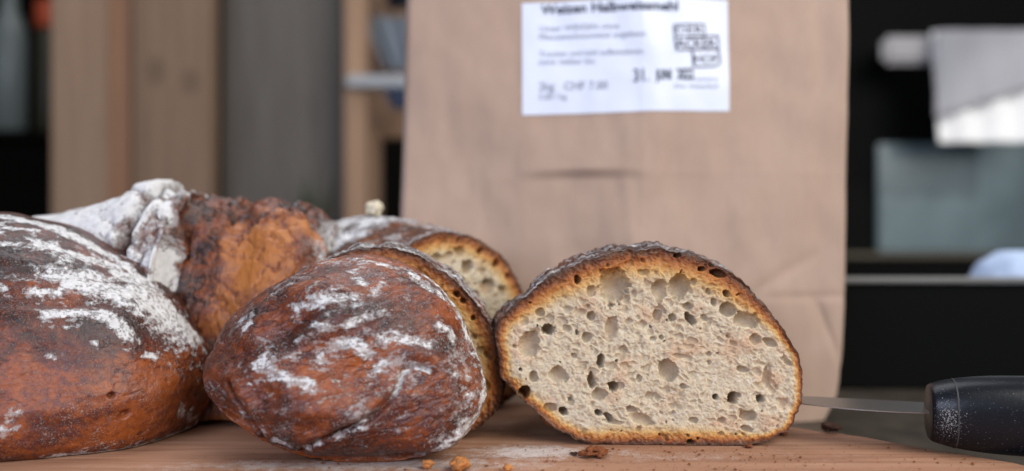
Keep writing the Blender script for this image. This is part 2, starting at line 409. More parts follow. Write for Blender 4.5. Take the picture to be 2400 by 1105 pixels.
E_contour = [(1170, 850), (1163, 800), (1163, 768), (1182, 738), (1220, 705), (1260, 672), (1310, 642), (1360, 617), (1420, 597), (1480, 586), (1540, 583), (1600, 591), (1650, 607), (1700, 634), (1750, 672), (1790, 714),
             (1825, 762), (1852, 802), (1868, 840), (1879, 885), (1875, 930), (1862, 970), (1843, 1005), (1808, 1030), (1760, 1041), (1700, 1045), (1600, 1046), (1500, 1046), (1400, 1043), (1340, 1027), (1290, 997), (1255, 965), (1222, 935), (1195, 905), (1174, 885)]
E_holes = [(1440, 672, 37, 42, .5), (1592, 672, 25, 32, .6), (1545, 678, 20, 24, .6), (1680, 641, 21, 10, 1.), (1240, 808, 25, 31, .5), (1612, 718, 12, 10), (1704, 725, 20, 18, .7), (1745, 750, 30, 19, .6), (1802, 802, 17, 10), (1768, 795, 15, 13, .6),
           (1386, 742, 11, 12), (1310, 880, 24, 20, .5), (1250, 885, 11, 16), (1565, 868, 24, 27, .5), (1716, 933, 13, 15, 1.), (1738, 865, 15, 9), (1782, 935, 10, 10, 1.), (1676, 930, 8, 8, 1.), (1386, 895, 9, 18, 1.), (1408, 845, 8, 17, 1.),
           (1404, 926, 21, 14, .6), (1505, 985, 32, 13, .5), (1320, 967, 11, 11, 1.), (1290, 958, 15, 12), (1402, 968, 10, 8, 1.), (1480, 960, 15, 9), (1436, 989, 26, 7), (1755, 975, 19, 14, .7), (1750, 1006, 15, 9), (1797, 885, 11, 22, .6),
           (1540, 740, 12, 11), (1575, 745, 10, 10), (1432, 770, 15, 24, .5), (1375, 792, 13, 15, .6), (1265, 735, 12, 10, .7), (1386, 682, 12, 14, .6), (1672, 708, 8, 11), (1228, 922, 15, 18, 1.), (1592, 835, 20, 6), (1530, 795, 8, 6), (1550, 792, 6, 6),
           (1505, 640, 12, 8, .6), (1625, 660, 8, 9, .6), (1465, 700, 14, 12, .5), (1650, 745, 9, 9, .6), (1330, 770, 12, 9, .6), (1600, 905, 9, 8), (1520, 930, 12, 8, .6), (1450, 905, 16, 9, .5), (1345, 835, 9, 7), (1660, 830, 9, 7, .6), (1460, 820, 12, 9, .5), (1625, 985, 12, 8, .7), (1690, 985, 10, 7)]
def E_edge(cont, H):
    top = sstep(.45, .95, cont[:, 1]/H); return .50+.75*top+.22*sstep(.05, .0, cont[:, 1]/H)-.18*sstep(.02, .06, cont[:, 0])*(1-top)
def E_flour(b, N, nz, H, L):
    z = b[:, 2]/H; st = fbm(b*np.array([.5, 1.4, .5]), 190, 3)
    return np.clip(sstep(.5, .85, z)*(.22+.9*st+.35*nz)+.25*sstep(0, .5, b[:, 1]/L)*sstep(.4, .7, z), 0, 1)
half_loaf('cut_bread_half', 'bread half with its whole pale holey cut face turned to the viewer', 'bread', E_contour, .39, -.03, .095, E_holes, NT_=1000, NR=230, edge_scale=E_edge, seed=1, flour_fn=E_flour, pores=90, bulge=.06, bakes=.85)

# slice behind the front heel
S_contour = [(580, 850), (590, 780), (630, 710), (690, 650), (760, 607), (820, 588), (880, 580), (940, 588), (1000, 610), (1060, 650), (1110, 700), (1148, 760), (1168, 810), (1177, 860), (1178, 910), (1165, 955), (1135, 990), (1090, 1018), (1000, 1025), (900, 1026), (800, 1026), (700, 1022), (630, 990), (590, 930)]
S_holes = [(1070, 690, 10, 8, 1.), (1085, 705, 8, 7, 1.), (1108, 745, 6, 8, 1.), (1125, 820, 14, 9, .6), (1150, 830, 10, 14, .6), (1110, 790, 7, 7), (1140, 900, 10, 16, .5)]
def S_flour(b, N, nz, H, L):
    z = b[:, 2]/H; st = fbm(b*np.array([.6, 2.2, .6]), 260, 3)
    return np.clip(sstep(.45, .8, z)*(.5+.9*st+.2*nz), 0, 1)
half_loaf('bread_half', 'bread half mostly hidden behind the front heel, its cut rim showing at the right', 'bread', S_contour, .402, -.06, .05, S_holes, NT_=700, NR=130, NS=90, seed=2, flour_fn=S_flour, pores=50, bulge=.03, bakes=.85, power=4., wander=-.012)

# half loaf further back, cut face turned to the right
K_contour = [(800, 840), (815, 760), (850, 680), (900, 615), (960, 568), (1020, 546), (1080, 546), (1140, 563), (1200, 600), (1245, 650), (1275, 720), (1290, 800), (1290, 870), (1270, 930), (1230, 960), (1150, 972), (1050, 974), (950, 972), (870, 955), (820, 910)]
K_holes = [(1090, 590, 16, 14, .7), (1150, 592, 12, 9, 1.), (1200, 622, 12, 12, .8), (1110, 630, 20, 18, .7), (1175, 680, 22, 22, .5), (1055, 600, 18, 10, .6), (1220, 690, 14, 16, .5), (1130, 700, 20, 16, .5), (1020, 605, 16, 11, .6), (1240, 655, 10, 10), (1090, 660, 14, 12, .6), (1160, 640, 13, 10, .6)]
def K_flour(b, N, nz, H, L):
    z = b[:, 2]/H; st = fbm(b*np.array([.8, .8, 1.]), 90, 4)
    return np.clip(sstep(.35, .8, z)*(.25+.8*st+.3*nz)+1.25*sstep(.02, .06, b[:, 1]+.25*b[:, 0])*(.75+.6*st), 0, 1.5)
_, backV = half_loaf('bread_half', 'floured bread half at the back, its cut face turned right towards the paper bag', 'bread', [(1045+(x-1045)*1.1, y) for x, y in K_contour], .448, .74, .135, K_holes, NT_=800, NR=150, NS=110, seed=3, flour_fn=K_flour, pores=60, bulge=.05, bakes=.7, center=1045, power=4.5, lift=.45, rise=.10)

# ---- front heel (domed crust towards the camera)
D_sil = [(870, 598), (930, 612), (980, 638), (1020, 668), (1060, 713), (1085, 750), (1107, 800), (1130, 860), (1142, 908), (1138, 940), (1115, 990), (1080, 1030), (1030, 1058), (960, 1077), (880, 1084), (800, 1082), (730, 1073), (670, 1056), (610, 1028), (560, 998),
         (515, 962), (487, 925), (477, 888), (482, 852), (500, 815), (520, 770), (548, 733), (590, 702), (640, 670), (690, 640), (740, 614), (800, 602)]
nT, nR = 1000, 330
sil = spline(D_sil, nT)
ledge = sstep(925, 1010, sil[:, 1])*sstep(1060, 900, sil[:, 0])
def unp(p):          # onto the leaning plane through the heel's widest outline
    out = []
    for x, y in p:
        d = .361
        for _ in range(20):
            z = CZ-(y-PY)/F*d; d = .361+.26*max(z, 0)
        out.append(at(x, y, d))
    return np.array(out)
rim = unp(sil); rim[:, 2] = np.maximum(rim[:, 2], .0004)
cD = unp([(815, 850)])[0]
rho = np.concatenate([np.linspace(0, 1, 260)**.8, np.ones(70)])
G = np.zeros((nR, nT, 3))
for i in range(260):
    q = cD+(rim-cD)*rho[i]
    r2 = np.minimum(rho[i]/(1-.105*ledge), 1); G[i] = q; G[i, :, 1] -= .030*(1-r2**3.2)**.62+.0015*np.sqrt(np.clip((1-rho[i])/.09, 0, 1))*ledge
for i in range(260, nR):        # round over the edge and back to the cut side
    t_ = (i-259)/70
    q = cD+(rim-cD)*(1-.05*t_**2); q[:, 1] += .016*t_; G[i] = q
G[:, :, 2] = np.maximum(G[:, :, 2], .0003)
Nd = grid_normals(G); Nd *= np.sign((Nd[:250]*(G[:250]-(cD+np.array([0, .01, 0])))).sum(2).mean())
Vd = G.reshape(-1, 3).copy(); Nf = Nd.reshape(-1, 3)
rot = np.array([[math.cos(.35), 0, math.sin(.35)], [0, 1, 0], [-math.sin(.35), 0, math.cos(.35)]])
q = (Vd@rot.T)*np.array([.45, .8, 1.4])
dsp = fbm(Vd, 30, 2)*.0050+fbm(q, 100, 4)*.0011+fbm(q, 380, 3)*.00030
rhoF = np.repeat(rho, nT); ang = np.tile(np.arange(nT)/nT, nR)
# the crack that curls down the right part and the folds near the base
def surf_line(V, N, pts, n=30):
    pj = proj(V); view = V-np.array([0, 0, CZ]); ok = np.where((N*view).sum(1) < 0)[0]; pk = pj[ok]
    pp = spline(pts, n, False); return V[[ok[np.argmin(((pk-p)**2).sum(1))] for p in pp]]
cr = surf_line(Vd, Nf, [(1010, 872), (975, 858), (945, 872), (935, 905), (905, 945), (860, 985), (800, 1018), (740, 1040), (680, 1046), (625, 1015), (570, 960), (520, 900)])
dc = seg_dist(Vd, cr)
dsp -= .0032*np.exp(-(dc/.0013)**2)
dsp += .0016*np.exp(-(np.maximum(dc-.003, 0)/.004)**2)
for pts, amp, wd in [([(700, 800), (790, 770), (850, 735), (900, 730)], .0016, .003), ([(600, 965), (720, 975), (840, 965), (900, 930)], .0016, .004), ([(820, 820), (920, 815), (1010, 840), (1060, 870)], .0014, .003),
                     ([(560, 820), (660, 780), (760, 720), (880, 690)], -.0012, .0025), ([(700, 900), (800, 880), (870, 840)], -.0012, .0025)]:
    dl = seg_dist(Vd, surf_line(Vd, Nf, pts)); dsp += amp*np.exp(-(dl/wd)**2)
rdD = np.clip(1-np.abs(fbm(q, 95, 4))/.12, 0, 1)**1.5*sstep(-.2, .2, fbm(Vd+4, 40, 2)); dsp -= .0005*rdD
dsp *= sstep(1.0, .93, rhoF)*.85+.15
Vd = Vd+Nf*dsp[:, None]
Vd += Nf*(fbm(Vd, 330, 3)*.0006)[:, None]*sstep(.9, 1., rhoF)[:, None]
Vd[:, 2] = np.maximum(Vd[:, 2], .0003)
nz = fbm(Vd, 170, 4)
D_str = [([(760, 607), (840, 617), (900, 622), (960, 643), (1030, 692)], 20, .62), ([(700, 722), (780, 702), (830, 702)], 22, .75), ([(820, 640), (850, 662)], 18, .7), ([(562, 752), (590, 740), (572, 772)], 13, .75), ([(605, 792), (640, 832), (700, 832)], 14, .5),
         ([(610, 852), (640, 872), (700, 892), (730, 922)], 19, .8), ([(760, 832), (830, 802), (862, 832)], 21, .75), ([(730, 760), (790, 770), (860, 742), (912, 737)], 11, .7), ([(900, 792), (960, 797), (1000, 812)], 17, .85), ([(878, 875), (903, 848)], 13, .9),
         ([(1000, 868), (965, 858), (942, 878), (932, 918)], 13, .95), ([(932, 918), (880, 962), (830, 1000), (770, 1030)], 6, .5), ([(1005, 650), (1062, 712), (1100, 795), (1130, 865), (1138, 915), (1108, 990), (1040, 1052)], 24, .75), ([(1030, 762), (1060, 792)], 14, .7),
         ([(1075, 870), (1100, 930), (1085, 990)], 36, .5), ([(1040, 690), (1085, 770)], 26, .4), ([(620, 1012), (680, 1045), (745, 1040)], 9, .65), ([(790, 1028), (850, 1000)], 8, .7), ([(500, 890), (550, 950), (610, 1005)], 6, .35), ([(720, 680), (745, 660)], 12, .5), ([(640, 690), (700, 660)], 12, .45),
         ([(700, 800), (740, 790)], 12, .5), ([(780, 900), (810, 880)], 12, .5), ([(1080, 1030), (1000, 1062), (900, 1066)], 5, .6), ([(870, 690), (900, 660)], 14, .5), ([(1050, 850), (1100, 850)], 14, .4), ([(560, 860), (600, 900)], 14, .35)]
fD = flour_from_strokes(Vd, Nf, D_str, nz)
film = np.clip(.05+.9*fbm(q, 170, 5, 2.1, .75)+.35*fbm(Vd, 40, 2), 0, .55)*sstep(-.3, .3, .15+fbm(Vd+5, 28, 2))
fD = np.clip(np.maximum(.95*fD, film*.85)+.03, 0, 1)
low = np.repeat(rho, nT)/(1-.105*np.tile(ledge, nR)); low = sstep(.97, 1.0, low)*np.tile(ledge, nR)
bake = np.clip(.50+.6*fbm(q, 60, 4)+.25*fbm(Vd, 25, 2)+.35*rdD, 0, 1)
purp = np.exp(-(np.linalg.norm(Vd-surf_line(Vd, Nf, [(900, 985), (990, 960), (1060, 940)], 3)[1], axis=1)/.022)**2)
bake = bake*(1-low)+(.05+.35*nz)*low
tone_sheen = np.clip(.05+.5*fbm(Vd, 60, 3)+.6*purp, 0, .8)*(1-low)
fD *= (1-.8*low)
heel = empty('bread_heel', (cD[0], .37, 0), 'domed brown bread heel with patchy white flour, standing front and centre', 'bread')
bD = (cD[0], .37, 0)
mesh_obj('crust', Vd, grid_faces(nR, nT), M_crust, heel, bD, dict(flour=fD, bake=bake, tone_sheen=tone_sheen, dust=np.full(len(Vd), .9)))
# its cut side, facing away
cut = Vd.reshape(nR, nT, 3)[-1]; cc = cut.mean(0); rr_ = np.linspace(0, 1, 40)
cf = (cc+(cut-cc)[None]*rr_[:, None, None]); cf[..., 1] += fbm(cf.reshape(-1, 3), 300, 3).reshape(40, nT)*.0008*np.sin(rr_*math.pi)[:, None]
mesh_obj('crumb', cf.reshape(-1, 3), grid_faces(40, nT), M_crumb, heel, bD, dict(edge=np.repeat((1-rr_)*.06, nT), pore=np.zeros(40*nT)))

# ---- whole loaf at the front left
nT, nP = 1000, 330
th = np.concatenate([np.linspace(-math.pi*1.08, math.pi*.08, 800, endpoint=False), np.linspace(math.pi*.08, math.pi*.92, 200, endpoint=False)])
Hh, zc, a_, b_ = .1035, .025, .1030, .0755
tt = np.linspace(0, 1, nP)
z1 = np.where(tt < .25, zc*(tt/.25), 0); prof_r = np.zeros(nP); prof_z = np.zeros(nP)
for i, t_ in enumerate(tt):
    if t_ < .22:
        k_ = t_/.22; prof_z[i] = zc*(1-math.cos(k_*math.pi/2)); prof_r[i] = .88+.12*math.sin(k_*math.pi/2)
    else:
        al = (t_-.22)/.78*math.pi/2; prof_r[i] = max(math.cos(al), 0)**(2/1.62); prof_z[i] = zc+(Hh-zc)*math.sin(al)**(2/1.75)
prof_r[-1] = .001
cA = np.array([-.2462, .425, 0])
A = np.zeros((nP, nT, 3))
ct, st = np.cos(th), np.sin(th); e_ = 2/2.15
ex = np.sign(ct)*abs(ct)**e_; ey = np.sign(st)*abs(st)**e_
A[..., 0] = cA[0]+a_*prof_r[:, None]*ex; A[..., 1] = cA[1]+b_*prof_r[:, None]*ey; A[..., 2] = prof_z[:, None]
Na = grid_normals(A); Na *= np.sign((Na*(A-(cA+np.array([0, 0, .04])))).sum(2).mean())
Va = A.reshape(-1, 3).copy(); Nf = Na.reshape(-1, 3)
qa = Va*np.array([.5, 1, 1.6])
dsp = fbm(Va, 20, 2)*.0042+fbm(qa, 100, 4)*.00055+fbm(Va, 420, 3)*.00016
for pts, amp, wd in [([(0, 640), (120, 640), (260, 660), (360, 720)], -.0012, .003), ([(0, 710), (130, 715), (260, 725)], -.0010, .003), ([(60, 960), (200, 955), (330, 930), (430, 900)], .0012, .006), ([(0, 590), (100, 610)], -.001, .003)]:
    dl = seg_dist(Va, surf_line(Va, Nf, pts)); dsp += amp*np.exp(-(dl/wd)**2)
for p, r_ in [((289, 968), .0016), ((257, 925), .0010)]:
    dl = np.linalg.norm((Va-surf_line(Va, Nf, [p, (p[0]+1, p[1]), (p[0]+2, p[1])], 3)[0])*np.array([.55, 1, 1]), axis=1); dsp -= .003*np.exp(-(dl/r_)**4)
rdA = np.clip(1-np.abs(fbm(qa, 85, 4))/.10, 0, 1)**1.5*sstep(-.1, .3, fbm(Va+4, 40, 2)); dsp -= .00035*rdA
dsp *= np.repeat(sstep(0, .1, tt)*.9+.1, nT)
Va += Nf*dsp[:, None]; Va[:, 2] = np.maximum(Va[:, 2], .0003)
nz = fbm(Va*np.array([.7, 1, 1.3]), 150, 4)
A_str = [([(0, 508), (100, 525), (200, 566), (300, 630), (400, 722), (470, 800)], 20, 1.), ([(90, 572), (180, 600), (250, 622), (330, 672), (400, 730)], 27, 1.), ([(170, 655), (250, 672), (330, 705), (430, 775)], 50, 1.0), ([(130, 640), (180, 650)], 12, .8), ([(115, 738), (200, 735), (255, 742), (300, 790)], 17, .95),
         ([(0, 575), (45, 572)], 14, .8), ([(0, 535), (90, 540)], 12, .7), ([(62, 682), (112, 684), (140, 688)], 11, .9), ([(0, 668), (8, 676)], 13, .9), ([(215, 803), (228, 806)], 7, .9), ([(345, 832), (360, 838)], 9, .8), ([(110, 835), (140, 840)], 8, .5), ([(330, 740), (355, 775)], 12, .6),
         ([(120, 1078), (262, 1064), (380, 1050), (445, 1020)], 13, 1.), ([(425, 960), (465, 1000)], 18, .55), ([(40, 975), (0, 1010)], 20, .4), ([(-80, 560), (-30, 540)], 40, .9), ([(-160, 640), (-60, 650)], 30, .8)]
fA = np.clip(flour_from_strokes(Va, Nf, A_str, nz)+.05+.12*nz, 0, 1)
zA = Va[:, 2]/Hh
bake = np.clip(.50+.45*fbm(qa, 40, 3)+.35*fbm(qa, 150, 5, 2.1, .65)+.22*sstep(.35, .6, zA)-.10*sstep(.32, .12, zA)+.25*sstep(.004, .0, Va[:, 2]), 0, 1)
for _c, _r, _a in [((390, 890), .018, .45), ((60, 890), .014, .3), ((250, 1020), .02, .3), ((20, 1040), .02, .35), ((120, 700), .02, .2)]:
    bake = bake-_a*np.exp(-(np.linalg.norm(Va-surf_line(Va, Nf, [_c, (_c[0]+1, _c[1]), (_c[0]+2, _c[1])], 3)[0], axis=1)/_r)**2)
bake = np.clip(bake+.12+.30*rdA, 0, 1)
tone_sheen = np.clip(-.05+.9*fbm(Va, 40, 3)+.55*np.exp(-((zA-.42)/.14)**2), 0, .75)  # mid-height band puts the loaf's purplish sheen into its colour
la = mesh_obj('bread_loaf', Va, grid_faces(nP, nT), M_crust, None, tuple(cA), dict(flour=fA, bake=bake, tone_sheen=tone_sheen, dust=np.full(len(Va), .5)))
tag(la, 'whole round red-brown loaf with a thick white flour streak, front left on the board', 'bread')

# ---- torn, floured loaf behind it
zt = [(-140, 520), (-60, 505), (60, 503), (150, 498), (250, 481), (330, 452), (400, 431), (420, 436), (432, 468), (445, 478), (468, 452), (478, 462), (492, 452), (515, 458), (560, 456), (592, 466), (640, 463), (700, 479), (745, 500), (775, 545), (800, 620), (815, 720), (820, 800)]
dB = .468; nX, nA = 620, 300
xs = np.linspace(-140, 820, nX)
ztop = np.interp(xs, [p[0] for p in zt], [at(0, p[1], dB)[2] for p in zt])
X = (xs-PX)/F*dB
endk = np.sqrt(np.clip(1-np.abs((xs-340)/481)**6, .0001, 1))
phi = np.linspace(-math.pi*.5-.35, math.pi*.5+.35, nA)         # 0 = top, negative = towards the camera
Bm = np.zeros((nX, nA, 3)); Bm[..., 0] = X[:, None]
dep = .050*endk
Bm[..., 1] = dB+dep[:, None]*np.sign(np.sin(phi))*abs(np.sin(phi))**.8
cz_ = np.cos(phi); Bm[..., 2] = np.where(cz_ > 0, ztop[:, None]*(.22+.78*np.clip(cz_, 0, 1)**.85), ztop[:, None]*(.22+.62*cz_))
Vb = Bm.reshape(-1, 3).copy(); Nb = grid_normals(Bm, False); Nb *= np.sign((Nb*(Bm-np.array([0, dB, .04])*np.array([0, 1, 1])-Bm*np.array([1, 0, 0]))).sum(2).mean()); Nf = Nb.reshape(-1, 3)
pxx = np.repeat(xs, nA); front = np.tile(phi, nX)
tear0 = 468+14*fbm(Vb, 30, 2)-18*np.clip(-front-.4, 0, 1); tear = 468+24*fbm(Vb, 110, 4)-18*np.clip(-front-.4, 0, 1)       # where the floured skin ends
skn = sstep(8, -8, pxx-tear0); dsp = fbm(Vb, 30, 2)*.0042+fbm(Vb, 130, 4)*.0010*(1-.6*skn)
dsp -= .011*sstep(-6, 14, pxx-tear0)*sstep(720, 560, pxx)*sstep(.1, -.5, front)
dsp += .007*np.exp(-((pxx-tear0+18)/17)**2)*sstep(-.15, -.6, front)
groove = 425-70*np.clip(-front, 0, 1.2)+14*fbm(Vb, 40, 2)
dsp -= .013*np.exp(-((pxx-groove)/13)**2)*sstep(-1.2, -.9, front)
dsp -= .005*np.exp(-((pxx-585)/14)**2)*sstep(-.7, 0, front)
dsp += .004*np.clip(fbm(Vb, 60, 3), 0, 1)*sstep(-.9, -.2, front)*sstep(490, 520, pxx)
w1_, w2_ = worley(Vb*np.array([1, 1, .6])+np.stack([fbm(Vb, 80, 2), fbm(Vb+1, 80, 2), fbm(Vb+2, 80, 2)], 1)*.006, 40, 5); blk_ = np.clip((w2_-w1_)/.35, 0, 1)**.5; zone = sstep(290, 350, pxx)*sstep(500, 470, pxx)
dsp += zone*.0045*(blk_-.7)
rdB = np.clip(1-np.abs(fbm(Vb, 60, 4))/.10, 0, 1)*sstep(470, 490, pxx); dsp -= .0022*rdB*(1-.5*sstep(-.2, -.7, front))
dsp += fbm(Vb, 75, 3)*.0030*sstep(470, 500, pxx)*sstep(-1.0, -.2, front)
Vb += Nf*dsp[:, None]; Vb[:, 2] = np.maximum(Vb[:, 2], .0003)
nz = fbm(Vb, 110, 4)
skin = sstep(8, -8, pxx-tear)
tb = fbm(Vb*np.array([.7, 1, 1]), 120, 5, 2.1, .7)
fB = skin*np.clip(1.2+.65*tb-.7*sstep(-1.0, -1.5, front)-1.1*np.exp(-((pxx-groove)/11)**2), 0, 1.7)*sstep(-1.75, -1.1, front+.3*nz)
fB = np.maximum(fB, sstep(.25, .5, nz)*.4*sstep(-.4, 0, front))
fB = np.maximum(fB, sstep(730, 790, pxx)*np.clip(.6+nz, 0, 1))
cheek = sstep(515, 610, pxx)*sstep(-.15, -.55, front+.25*nz)
bake = np.clip(.75+.4*nz-.60*cheek*(1+.9*fbm(Vb, 55, 3)), 0, 1)
bake = np.clip(bake+.3*rdB, 0, 1); fB = np.clip(fB+.1*zone-zone*1.1*(1-blk_)-zone*.9*sstep(-1.0, -1.35, front+.3*nz), 0, 1.7)
tone_sheen = np.clip(.3*nz, 0, 1)*(1-cheek)
M_crust_b = mat_crust('crust_torn', mid=(.17, .042, .013), light=(.36, .125, .024), gloss=.45)
lb = mesh_obj('torn_loaf', Vb, grid_faces(nX, nA, False), M_crust_b, None, (X.mean(), dB, 0), dict(flour=fB, bake=bake, tone_sheen=tone_sheen, dust=np.full(len(Vb), .3)))
tag(lb, 'torn loaf at back left, thick white flour beside bare orange crust', 'bread')

# ------------------------------------------------------------------ paper bag
bd = .54; zb0 = TZ; zb1 = .275
def edge_x(z, left):
    y = PY-(z-CZ)/bd*F
    if left: px = np.interp(y, [-200, 0, 300, 530, 900, 992], [953, 950, 942, 935, 934, 940])
    else: px = np.interp(y, [-200, 0, 690, 860, 935, 992], [1990, 1990, 1988, 1978, 1967, 1936])
    return (px-PX)/F*bd*1.0155
def zpx(y): return CZ-(y-PY)/F*bd
def xpx(x): return (x-PX)/F*bd
def front_y(x, z):
    x = np.asarray(x, float); z = np.asarray(z, float); p = np.stack([x, np.zeros_like(x), z], 1)
    y = np.full(len(x), bd)
    y += .009-.019*np.clip(1-np.abs(x-xpx(1500))/.15, 0, 1)                        # soft centre ridge
    y += fbm(p*np.array([1.2, 1, .7]), 14, 3)*.0045+fbm(p, 60, 2)*.00018
    wx = np.clip(1-((x-xpx(1362))/.040)**2, 0, 1)
    dz = z-zpx(403)-.0012*np.sin((x-xpx(1220))*38)
    y += .0036*wx*np.where(dz > 0, np.clip(1-dz/.030, 0, 1)*-1.0, np.clip(1+dz/.0055, 0, 1)*-1.0)  # pinched fold
    y -= .00012*np.exp(-((z-zpx(405))/.0022)**2)*sstep(.06, .10, x)
    y += .0008*np.exp(-((z-zpx(697))/.0026)**2)*sstep(.13, .18, x)             # bottom fold
    dl = np.abs((x-xpx(1955))*.85+(z-zpx(790))*.35); y += .0014*np.exp(-(dl/.0022)**2)*sstep(zpx(690), zpx(720), z)
    dl = np.abs((x-xpx(1840))*.5-(z-zpx(640))*.85); y += .0010*np.exp(-(dl/.004)**2)*sstep(.07, .13, x)*sstep(zpx(560), zpx(640), z)
    dl = np.abs((x-xpx(1470))+(z-zpx(500))*.1); y -= .0008*np.exp(-(dl/.004)**2)*sstep(zpx(400), zpx(440), z)
    y += .0022*np.exp(-((x-xpx(1930))/.006)**2)*.5
    return y
nz_, nf, nsd = 230, 240, 16
zr = np.linspace(zb0+.0005, zb1, nz_); rows = []
for z in zr:
    xl, xr = edge_x(z, True), edge_x(z, False); dpt = .085*min(1, (zb1-z)/.10+.12)
    xf = np.linspace(xl, xr, nf); yf = front_y(xf, np.full(nf, z))
    ee = np.minimum(xf-xl, xr-xf); yf = yf+.004*np.clip(1-ee/.004, 0, 1)**2
    g_ = .022*sstep(zb0, zb0+.09, z)
    k_ = np.linspace(0, 1, nsd+2)[1:-1]; gus = g_*(1-abs(2*k_-1))
    rx_, ry_ = xr-gus, yf[-1]+(bd+dpt-yf[-1])*k_
    xb = np.linspace(xr, xl, 30); yb = np.full(30, bd+dpt)
    lx_, ly_ = xl+gus[::-1], yf[0]+(bd+dpt-yf[0])*k_[::-1]
    rows.append(np.stack([np.concatenate([xf, rx_, xb, lx_]), np.concatenate([yf, ry_, yb, ly_]), np.full(nf+2*nsd+30, z)], 1))
bagV = np.array(rows); m_ = bagV.shape[1]
bagbase = ((xpx(940)+xpx(1985))/2, bd+.04, TZ)
km = NT('kraft_paper'); k1 = km.noise(220, 5, .6, km.map((1, 1, .35))); k2 = km.noise(14, 3); k3 = km.noise(1600, 2, .5, km.map((1, 1, .3)))
kc = km.ramp(k1, [(.25, (.385, .272, .208)), (.75, (.42, .30, .234))]); kc = km.mix(km.rng(k2, .35, .65, 0, .35), kc, (.40, .275, .21)); kc = km.mix(km.rng(k3, .62, .72, 0, .12), kc, (.54, .42, .33))
km.set(base=kc, rough=.68, spec=.3, sheen=.1, normal=km.bump(k1, .00015, .4))
bag = empty('paper_bag', bagbase, 'tall brown kraft paper flour bag with a white printed label, behind the breads', 'bag')
mesh_obj('paper', bagV.reshape(-1, 3), grid_faces(nz_, m_), km.m, bag, bagbase)
bot = bagV[0]; mesh_obj('bag_bottom', np.concatenate([bot]), [tuple(range(m_))[::-1]], km.m, bag, bagbase, smooth=False)
# label
Lc = [(1223, 9), (1703, 3), (1706, 263), (1224, 272)]
LL = np.array([(xpx(a), zpx(b)) for a, b in Lc])
def lab(u, v):       # u,v in 0..1 -> x,z
    return ((1-u)*(1-v))[:, None]*LL[0]+(u*(1-v))[:, None]*LL[1]+(u*v)[:, None]*LL[2]+((1-u)*v)[:, None]*LL[3]
gu, gv = np.meshgrid(np.linspace(0, 1, 90), np.linspace(0, 1, 50)); q = lab(gu.ravel(), gv.ravel())
lm = NT('label_paper'); lm.set(base=(.70, .75, .88), rough=.45, spec=.4)
lo = mesh_obj('label', np.stack([q[:, 0], front_y(q[:, 0], q[:, 1])-.0005, q[:, 1]], 1), grid_faces(50, 90, False), lm.m, bag, bagbase)
lo['label'] = 'white printed paper label near the top of the bag'
INK = mat_simple('black_ink', (.035, .04, .06), .7, .2); INK2 = mat_simple('grey_ink', (.26, .28, .34), .7, .2)
def text(body, px, py, hpx, wpx, mat, bold=0.0, rot=0.0, name='lettering'):
    """hpx: cap height in photo pixels, wpx: full width; (px,py) left end of the baseline"""
    cu = bpy.data.curves.new('lettering', 'FONT'); cu.body = body; cu.offset = bold; cu.resolution_u = 3
    tmp = bpy.data.objects.new('tmp', cu); C.objects.link(tmp)
    bpy.context.view_layer.update()
    me = bpy.data.meshes.new_from_object(tmp.evaluated_get(bpy.context.evaluated_depsgraph_get()))
    bpy.data.objects.remove(tmp); bpy.data.curves.remove(cu)
    bm = bmesh.new(); bm.from_mesh(me); bmesh.ops.triangulate(bm, faces=bm.faces[:]); bm.to_mesh(me); bm.free()
    co = np.zeros(len(me.vertices)*3); me.vertices.foreach_get('co', co); co = co.reshape(-1, 3)
    co[:, 0] -= co[:, 0].min(); kx = wpx/max(co[:, 0].max(), 1e-6); ky = hpx/.7
    dx, dy = co[:, 0]*kx, -co[:, 1]*ky; c, s = math.cos(rot), math.sin(rot)
    X_ = xpx(px+dx*c-dy*s); Z_ = zpx(py+dx*s+dy*c)
    W = np.stack([X_, front_y(X_, Z_)-.0009, Z_], 1)-np.array(bagbase)
    me.vertices.foreach_set('co', W.astype(np.float32).ravel()); me.materials.append(mat); me.update()
    o = bpy.data.objects.new(name, me); C.objects.link(o); o.parent = lo
    return o
text('Weizen Halbweissmehl', 1268, 36, 22, 315, INK, .022, -.008)
text('Unser WEIZEN ohne', 1265, 76, 13, 182, INK2, 0, -.006)
text('Pflanzenschutzmittel angebaut.', 1264, 96, 13, 245, INK2, 0, -.006)
text('Trocken und k\u00fchl aufbewahren,', 1264, 136, 13, 240, INK2, 0, -.006)
text('mind. haltbar bis:', 1263, 155, 13, 130, INK2, 0, -.006)
text('2kg   CHF 7.00', 1263, 215, 19, 158, INK2, .004, -.006)
text('3.50 / kg', 1263, 236, 13, 64, INK2, 0, -.006)
text('31.', 1480, 199, 30, 34, INK, .012, -.03)
text('JUNI', 1530, 194, 22, 36, INK, .03, -.03)
text('2022', 1580, 192, 24, 40, INK, .022, -.06)
text('www.ackerhof.ch', 1590, 196, 8, 88, INK2, 0, -.03)
text('Der Ackerhof', 1574, 213, 9, 104, INK2, 0, -.03)
text('DER', 1578, 88, 17, 64, INK, .0, -.05); text('ACKER', 1577, 120, 19, 98, INK, .012, -.05); text('HOF', 1622, 154, 19, 56, INK, .006, -.05)
